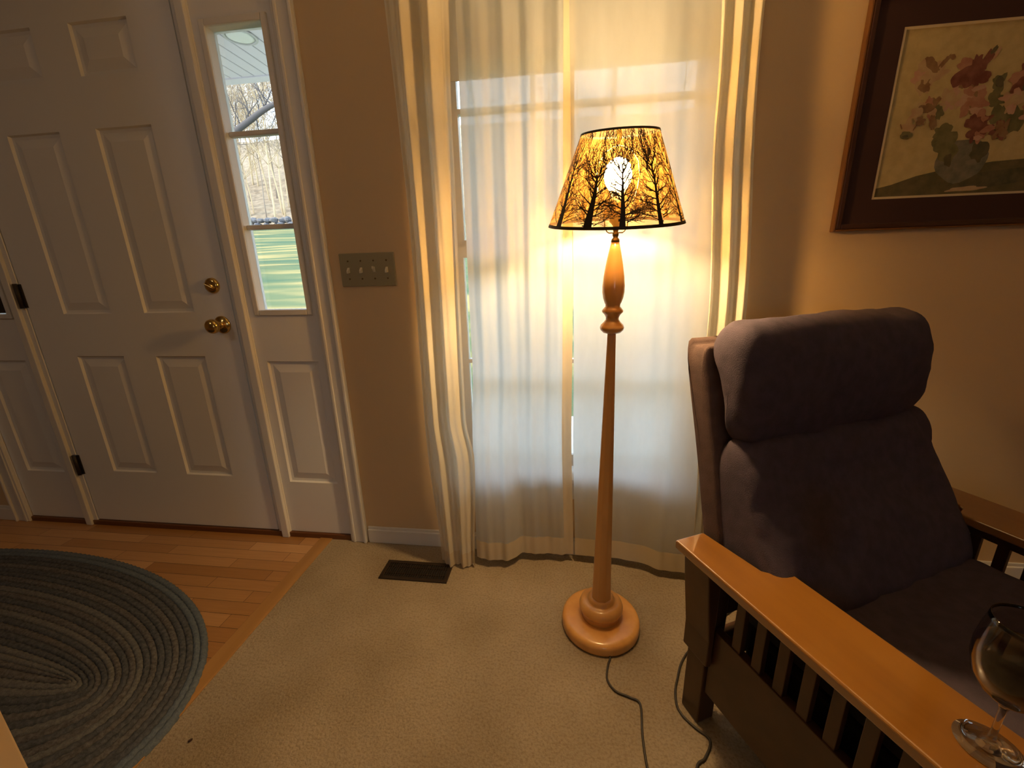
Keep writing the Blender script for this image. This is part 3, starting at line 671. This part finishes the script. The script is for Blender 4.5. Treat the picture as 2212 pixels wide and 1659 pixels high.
# ------------------------------------------------------------------ recliner
TH = math.radians(26.2); UX, UY = math.sin(TH), -math.cos(TH); VX, VY = math.cos(TH), math.sin(TH)
chair = thing('recliner', 'mission style recliner with slatted oak sides and dark brown cushions', 'armchair', (2.399, -0.573, 0))
chair['_local'] = 1
chair.rotation_euler = (0, 0, TH)      # local x = v (across), local -y = u (front)
class CB(MB):                          # coordinates (u front, v across, z)
    def cbox(s, ua, ub, va, vb, za, zb, mi=0): s.box(va, vb, -ub, -ua, za, zb, mi)
def L(u, v, z): return (v, -u, z)
WID = 0.84
def arm(mir):
    f = (lambda v: WID-v) if mir else (lambda v: v)
    out = [(0, 0.0), (0.78, 0.0)]; inn = [(0.78, 0.142), (0.17, 0.142), (0.158, 0.134), (0.150, 0.104), (0.140, 0.094), (0.0, 0.078)]
    pl = out+inn; n = len(pl); z0_, z1_ = 0.479, 0.500
    if mir: pl = pl
    vs = [L(u, f(v), z0_) for u, v in pl]+[L(u, f(v), z1_) for u, v in pl]
    fs = [tuple(range(n)), tuple(range(2*n-1, n-1, -1))]+[(i, i+n, (i+1) % n+n, (i+1) % n) for i in range(n)]
    m = CB(); m.add(vs, fs); o = m.build('armrest', arm_m, chair, bevel=0.004, seg=3); fix_normals(o)
def fix_normals(o):
    import bmesh
    bm = bmesh.new(); bm.from_mesh(o.data); bmesh.ops.recalc_face_normals(bm, faces=bm.faces); bm.to_mesh(o.data); bm.free()
arm(False); arm(True)
for mir in (False, True):
    f = (lambda a, b: (WID-b, WID-a)) if mir else (lambda a, b: (a, b))
    m = CB(); va, vb = f(0.066, 0.086)
    m.cbox(0.07, 0.69, va, vb, 0.436, 0.479); m.cbox(0.07, 0.69, va, vb, 0.105, 0.294)
    u_ = 0.116
    while u_ < 0.69:
        m.cbox(u_ + 0.003, min(0.69, u_+0.024), va+0.003, vb-0.003, 0.29, 0.44); u_ += 0.0485
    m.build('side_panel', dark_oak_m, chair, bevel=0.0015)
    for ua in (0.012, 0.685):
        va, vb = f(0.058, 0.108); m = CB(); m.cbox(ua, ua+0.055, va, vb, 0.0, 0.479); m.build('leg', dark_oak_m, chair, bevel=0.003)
        # corbel under the arm overhang
        va, vb = f(0.020, 0.060)
        A = 0.006 if ua < 0.1 else ua; U = (A, A+0.075)
        q = [(0.058, 0.195), (0.047, 0.200), (0.047, 0.27), (0.030, 0.40), (0.022, 0.479), (0.062, 0.479), (0.062, 0.195)]
        if mir: q = [(WID-v_, z) for v_, z in q]
        n = len(q); vs = [L(u_, v_, z) for u_ in U for v_, z in q]
        m = CB(); m.add(vs, [tuple(range(n)), tuple(range(2*n-1, n-1, -1))]+[(i, i+n, (i+1) % n+n, (i+1) % n) for i in range(n)])
        o = m.build('corbel', dark_oak_m, chair, bevel=0.003); fix_normals(o)
m = CB(); m.cbox(0.10, 0.68, 0.135, WID-0.135, 0.09, 0.30); m.build('seat_base', black_m, chair, bevel=0.01)
m = CB(); m.cbox(0.655, 0.675, 0.10, WID-0.10, 0.12, 0.32); m.build('front_rail', dark_oak_m, chair, bevel=0.003)
for va in (WID-0.125, 0.105):
    m = CB(); m.cbox(0.12, 0.62, va, va+0.02, 0.352, 0.378); m.build('recline_mechanism', black_m, chair)
m = CB(); m.cbox(0.03, 0.05, 0.10, WID-0.10, 0.15, 0.24); m.build('back_rail', dark_oak_m, chair, bevel=0.003)

def cushion(name, prof, v0, v1, r, material, rows=34, wr=0.0, seed=0, sub=1, crown=0.0):
    """prof: closed outline in (u,z); swept across v with rounded ends"""
    n = len(prof); cu = sum(p[0] for p in prof)/n; cz_ = sum(p[1] for p in prof)/n
    sp = []
    N = 64
    P = [Vector((a, b, 0)) for a, b in prof]
    for i in range(n):
        a, b, c, d = P[i-1], P[i], P[(i+1) % n], P[(i+2) % n]
        for j in range(4):
            t = j/4; sp.append(0.5*((2*b)+(c-a)*t+(2*a-5*b+4*c-d)*t*t+(3*b-a-3*c+d)*t**3))
    N = len(sp); vs = []; fs = []; W_ = v1-v0
    R = rows
    for k in range(R+1):
        # denser rings at the ends
        t = 0.5-0.5*math.cos(PI*k/R); v_ = v0+W_*t; dd = min(v_-v0, v1-v_)
        ins = r*(1-math.sqrt(max(0, 1-(1-min(1, dd/r))**2)))
        for i, p in enumerate(sp):
            dv = Vector((p.x-cu, p.y-cz_, 0)); l = dv.length
            # inset along outline normal approximated by tangent
            tn = (sp[(i+1) % N]-sp[i-1]).normalized(); nn = Vector((tn.y, -tn.x, 0))
            if nn.dot(dv) < 0: nn = -nn
            q = p-nn*ins*0.15 - dv*min(0.9, ins*0.85/0.075)
            w_ = wr*noise.noise(Vector((v_*9+seed, p.x*14, p.y*9)))+0.6*wr*noise.noise(Vector((v_*22, p.x*20+seed, p.y*24)))
            q = q+nn*(w_+crown*math.sin(PI*t))
            vs.append(L(q.x, v_, q.y))
    for k in range(R):
        for i in range(N): j = (i+1) % N; fs.append((k*N+i, k*N+j, (k+1)*N+j, (k+1)*N+i))
    c0 = len(vs); vs.append(L(cu, v0, cz_)); vs.append(L(cu, v1, cz_))
    for i in range(N): j = (i+1) % N; fs.append((c0, j, i)); fs.append((c0+1, R*N+i, R*N+j))
    m = CB(); m.add(vs, fs, 0, True); o = m.build(name, material, chair); fix_normals(o); return o
V0, V1 = 0.098, 0.735
cushion('back_shell', [(-0.128, 0.900), (-0.118, 0.915), (-0.085, 0.918), (-0.068, 0.895), (-0.010, 0.70), (0.04, 0.48), (0.06, 0.32), (0.03, 0.31), (0.01, 0.34), (-0.03, 0.53)], V0-0.004, V1-0.02, 0.020, shell_m, wr=0.003)
cushion('head_cushion', [(-0.078, 0.925), (-0.062, 0.960), (-0.030, 0.978), (0.010, 0.968), (0.040, 0.930), (0.054, 0.870), (0.056, 0.800), (0.048, 0.745), (0.030, 0.722), (-0.008, 0.722), (-0.025, 0.78), (-0.055, 0.87)], V0+0.004, V1-0.035, 0.050, fabric_m, wr=0.007, seed=3, crown=0.004)
cushion('back_cushion', [(-0.005, 0.715), (0.020, 0.735), (0.052, 0.722), (0.074, 0.680), (0.098, 0.620), (0.140, 0.550), (0.190, 0.470), (0.215, 0.420), (0.200, 0.385), (0.130, 0.375), (0.040, 0.38), (-0.010, 0.52), (-0.050, 0.66)], V0+0.004, V1-0.018, 0.032, fabric_m, wr=0.011, seed=8, crown=0.002)
cushion('seat_cushion', [(0.13, 0.31), (0.13, 0.385), (0.18, 0.415), (0.35, 0.425), (0.55, 0.425), (0.66, 0.415), (0.71, 0.38), (0.715, 0.32), (0.69, 0.295), (0.50, 0.29), (0.30, 0.29)], 0.142, WID-0.142, 0.035, fabric_m, wr=0.005, seed=5)
cushion('footrest', [(0.70, 0.12), (0.70, 0.29), (0.725, 0.315), (0.755, 0.30), (0.765, 0.24), (0.765, 0.16), (0.75, 0.115), (0.72, 0.105)], 0.142, WID-0.142, 0.03, fabric_m, wr=0.003, seed=6)

# ------------------------------------------------------------------ wine glass on the arm
GX, GY, GZ = 2.684, -0.961, 0.5005
wg = thing('wine_glass', 'stemmed wine glass of dark red wine standing on the recliner arm', 'wine glass', (GX, GY, GZ))
def wglass(o0):
    prof_o = [(0.0325, 0.0008), (0.0325, 0.0020), (0.022, 0.0040), (0.010, 0.0075), (0.0048, 0.014), (0.0034, 0.024), (0.0032, 0.050), (0.0036, 0.064), (0.0060, 0.071), (0.014, 0.078), (0.0265, 0.090),
              (0.0360, 0.108), (0.0405, 0.128), (0.0408, 0.146), (0.0385, 0.166), (0.0355, 0.184), (0.0345, 0.190)]
    prof_i = [(0.0337, 0.190), (0.0346, 0.184), (0.0375, 0.166), (0.0397, 0.146), (0.0394, 0.128), (0.0349, 0.108), (0.0255, 0.091), (0.013, 0.0800), (0.004, 0.0765), (0.0, 0.0762)]
    m = MB(); m.lathe([(0.0, 0.0008)]+prof_o+prof_i, 56); return m
gm = bpy.data.materials.new('clear_glass'); gm.use_nodes = True; gb = gm.node_tree.nodes['Principled BSDF']
gb.inputs['Transmission Weight'].default_value = 1; gb.inputs['Roughness'].default_value = 0.0; gb.inputs['IOR'].default_value = 1.48
m = wglass(0); wg['_local'] = 1; fix_normals(m.build('glass', gm, wg))
wm = bpy.data.materials.new('red_wine'); wm.use_nodes = True; wb_ = wm.node_tree.nodes['Principled BSDF']
wb_.inputs['Base Color'].default_value = (0.015, 0.001, 0.002, 1); wb_.inputs['Transmission Weight'].default_value = 0.25; wb_.inputs['Roughness'].default_value = 0.02; wb_.inputs['IOR'].default_value = 1.34
m = MB(); m.lathe([(0.0, 0.0766), (0.004, 0.0769), (0.0128, 0.0804), (0.0252, 0.0914), (0.0345, 0.1082), (0.0390, 0.128), (0.0394, 0.140), (0.0388, 0.150), (0.0, 0.150)], 56); fix_normals(m.build('wine', wm, wg))

# ------------------------------------------------------------------ outside: porch, lawn, woods
porch_m = mat('porch_boards', (0.68, 0.68, 0.74), 0.6)
pc = MB()
x = -4.0
while x < 7:
    pc.box(x, x+0.085, 0.15, 1.72, 2.452, 2.50); x += 0.092
pc.box(-4, 7, 0.15, 1.76, 2.47, 2.56)
struct(pc.build('porch_ceiling', porch_m, bevel=0.004))
m = MB(); m.box(-4, 7, 1.72, 1.80, 2.445, 2.72); m.box(-4, 7, 1.80, 1.86, 2.60, 2.72); struct(m.build('porch_fascia', porch_m))
struct(B(-4, 7, 0.15, 1.9, -0.35, -0.12).build('porch_floor', mat('concrete', (0.55, 0.54, 0.52), 0.9, var=(0.48, 0.47, 0.46), scale=6)))
dl = thing('porch_downlight', 'round recessed light in the porch ceiling seen through the sidelight', 'ceiling light', (0.235, 1.25, 2.452))
m = MB(); m.lathe([(0.092, 2.452), (0.092, 2.446), (0.086, 2.444), (0.078, 2.446), (0.078, 2.452)], 40, (0.235, 1.25)); m.build('trim_ring', mat('downlight_trim', (0.5, 0.52, 0.53), 0.4), dl)
m = MB(); m.lathe([(0.0, 2.444), (0.060, 2.445), (0.078, 2.449)], 40, (0.235, 1.25)); m.build('lens', mat('downlight_lens', (0.75, 0.8, 0.78), 0.4), dl)

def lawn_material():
    m = mat('sun_striped_lawn', (0.2, 0.3, 0.1), 1.0, spec=0.05); nt = m.node_tree; b = nt.nodes['Principled BSDF']; tc = nt.nodes.new('ShaderNodeTexCoord')
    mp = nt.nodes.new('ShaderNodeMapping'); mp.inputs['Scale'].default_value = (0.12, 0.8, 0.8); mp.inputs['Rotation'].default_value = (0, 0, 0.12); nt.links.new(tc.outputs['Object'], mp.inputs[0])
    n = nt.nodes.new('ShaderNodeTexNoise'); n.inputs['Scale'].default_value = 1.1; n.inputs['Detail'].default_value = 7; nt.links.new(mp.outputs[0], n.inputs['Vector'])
    r = nt.nodes.new('ShaderNodeValToRGB'); e = r.color_ramp.elements; e[0].position = 0.38; e[0].color = (0.06, 0.095, 0.055, 1); e[1].position = 0.62; e[1].color = (0.25, 0.20, 0.085, 1)  # stretched green and yellow bands paint in sun stripes and long tree shadows
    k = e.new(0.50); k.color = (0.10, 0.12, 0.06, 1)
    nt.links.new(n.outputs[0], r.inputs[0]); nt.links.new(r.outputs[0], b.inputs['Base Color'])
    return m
def ground_z(x, y):
    if y < 42: return -0.5+0.165*max(0, y-2.5)
    return -0.5+0.165*39.5+0.56*(y-42)
def terrain(name, ya, yb, ny, m_, amp):
    vs = []; fs = []; nx_ = 60
    for j in range(ny+1):
        yy = lerp(ya, yb, j/ny)
        for i in range(nx_+1):
            xx = lerp(-95, 60, i/nx_); vs.append((xx, yy, ground_z(xx, yy)+amp*noise.noise(Vector((xx*.15, yy*.15, 0)))))
    for j in range(ny):
        for i in range(nx_): a = j*(nx_+1)+i; fs.append((a, a+1, a+nx_+2, a+nx_+1))
    m = MB(); m.add(vs, fs, 0, True); o = m.build(name, m_); return o
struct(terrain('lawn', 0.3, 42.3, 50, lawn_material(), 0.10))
struct(terrain('wooded_hillside', 42, 74, 24, mat('leaf_litter', (0.15, 0.11, 0.07), 1, var=(0.27, 0.21, 0.14), scale=1.5, detail=8), 0.8))
def rock_wall():
    m = MB(); rng = random.Random(2)
    x = -48
    while x < 8:
        for row in range(2):
            w_ = rng.uniform(.5, 1.0); h = rng.uniform(.4, .6); cx_, cy2, cz2 = x+rng.uniform(-.2, .2), 41.6+rng.uniform(-.25, .25), ground_z(0, 41.6)+0.2+row*0.5
            vs = []; 
            for a in range(6):
                for b_ in range(8):
                    th, ph = PI*a/5, 2*PI*b_/8; p = Vector((math.sin(th)*math.cos(ph), math.sin(th)*math.sin(ph), math.cos(th)))
                    k = 1+0.3*noise.noise(p*1.7+Vector((x, row, 0))); vs.append((cx_+p.x*w_*k*.6, cy2+p.y*.45*k, cz2+p.z*h*k*.6))
            m.add(vs, [(a*8+b_, a*8+(b_+1) % 8, (a+1)*8+(b_+1) % 8, (a+1)*8+b_) for a in range(5) for b_ in range(8)])
        x += 0.85
    o = m.build('stone_wall', mat('field_stone', (0.08, 0.08, 0.09), 1, var=(0.14, 0.13, 0.13), scale=3), origin=(-20, 41.6, ground_z(0, 41.6)))
    tag(o, 'low grey fieldstone wall along the far edge of the lawn', 'stone wall')
rock_wall()
bark = [mat('pale_bark', (0.46, 0.36, 0.22), 0.95), mat('grey_bark', (0.22, 0.18, 0.14), 0.95), mat('dark_bark', (0.07, 0.062, 0.062), 0.95)]
def tree(base, H, r, seed, bm, levels=3, spread=0.6, lean=(0, 0), first=0.3):
    rng = random.Random(seed); m = MB()
    def br(p, d, ln, rad, lev):
        pts = [p]; rs = [rad]; n_ = 6 if lev == levels else 4
        for i in range(n_):
            d = (d+Vector((rng.uniform(-1, 1), rng.uniform(-1, 1), rng.uniform(-.3, .7)))*(0.07 if lev == levels else 0.22)).normalized()
            p = p+d*ln/n_; pts.append(p); rs.append(max(rad*(1-0.8*(i+1)/n_), 0.012))
            if lev > 0 and (lev < levels or i/n_ >= first):
                for _ in range(rng.choice((2, 3)) if lev == levels else 2):
                    a = rng.uniform(0, 2*PI); side = Vector((math.cos(a), math.sin(a), rng.uniform(-.1, .8)))
                    br(p, (d*(1-spread)+side*spread).normalized(), ln*rng.uniform(0.28, 0.5), rs[-1]*0.5, lev-1)
        m.tube(pts, rs, 5 if lev >= levels-1 else 3)
    br(Vector(base), Vector((lean[0], lean[1], 1)).normalized(), H, r, levels)
    return m.build('bare_tree', bm, origin=base)
rng = random.Random(21)
for i in range(24):
    yy = 43+rng.uniform(0, 14); t = yy+1.41; sx = lerp(-0.845, -0.63, (i+0.5)/24+rng.uniform(-.02, .02)); xx = 2.15+sx*t
    o = tree((xx, yy, ground_z(xx, yy)-0.6), rng.uniform(8, 14), rng.uniform(0.06, 0.13), 100+i, bark[0] if i % 4 else bark[1], 3, 0.55)
    tag(o, 'bare winter tree in the sunlit woods beyond the lawn, seen through the right sidelight', 'tree', 'bare trees at the edge of the woods')
for i in range(14):
    yy = 44+rng.uniform(0, 16); xx = lerp(-24, 26, i/13)+rng.uniform(-1, 1)
    o = tree((xx, yy, ground_z(xx, yy)-0.6), rng.uniform(9, 14), rng.uniform(0.12, 0.2), 300+i, bark[i % 2], 2, 0.55)
    tag(o, 'bare winter tree in the woods behind the curtained window', 'tree', 'bare trees behind the curtained window')
# nearer tree with the thick leaning limb that crosses the upper sidelight pane
def near_tree():
    m = MB(); rng = random.Random(9)
    Y = 13.0; t = Y+1.41
    def at(sx, sz, dy=0): tt = t+dy; return Vector((2.15+sx*tt, Y+dy, 1.099+sz*tt))
    bx = at(-0.92, 0); gz = ground_z(0, Y)
    m.tube([(bx.x, Y, gz-0.3), (bx.x+0.1, Y, 2.5), (bx.x-0.1, Y, 5.0), (bx.x-0.2, Y, 8.5)], [0.42, 0.34, 0.28, 0.15], 10)
    lim = smooth_path([(bx.x, Y, 4.6), at(-0.84, 0.300), at(-0.785, 0.322), at(-0.735, 0.345), at(-0.70, 0.362), at(-0.66, 0.376), at(-0.60, 0.385), at(-0.52, 0.43)], 4)
    m.tube(lim, [lerp(0.12, 0.06, i/(len(lim)-1)) for i in range(len(lim))], 8)
    def twig(p, d, ln, rad, lev):
        pts = [p]; rs = [rad]
        for i in range(5):
            d = (d+Vector((rng.uniform(-1, 1), rng.uniform(-.4, .4), rng.uniform(-.8, .9)))*0.3).normalized(); p = p+d*ln/5; pts.append(p); rs.append(rad*(1-.75*(i+1)/5))
            if lev and rng.random() < .8: twig(p, (d+Vector((rng.uniform(-1, 1), 0, rng.uniform(-.6, 1)))*.9).normalized(), ln*.5, rs[-1]*.6, lev-1)
        m.tube(pts, rs, 4)
    for i in range(4, len(lim)-2, 1):
        twig(lim[i], Vector((rng.uniform(-.6, .6), rng.uniform(-.3, .3), rng.choice((-.7, 1, 1)))).normalized(), rng.uniform(.6, 1.5), 0.025, 2)
    o = m.build('bare_tree', bark[2], origin=(bx.x, Y, gz)); tag(o, 'nearer dark tree whose thick limb crosses the top pane of the right sidelight', 'tree')
near_tree()
for o in (chair, wg):
    if '_local' in o: del o['_local']
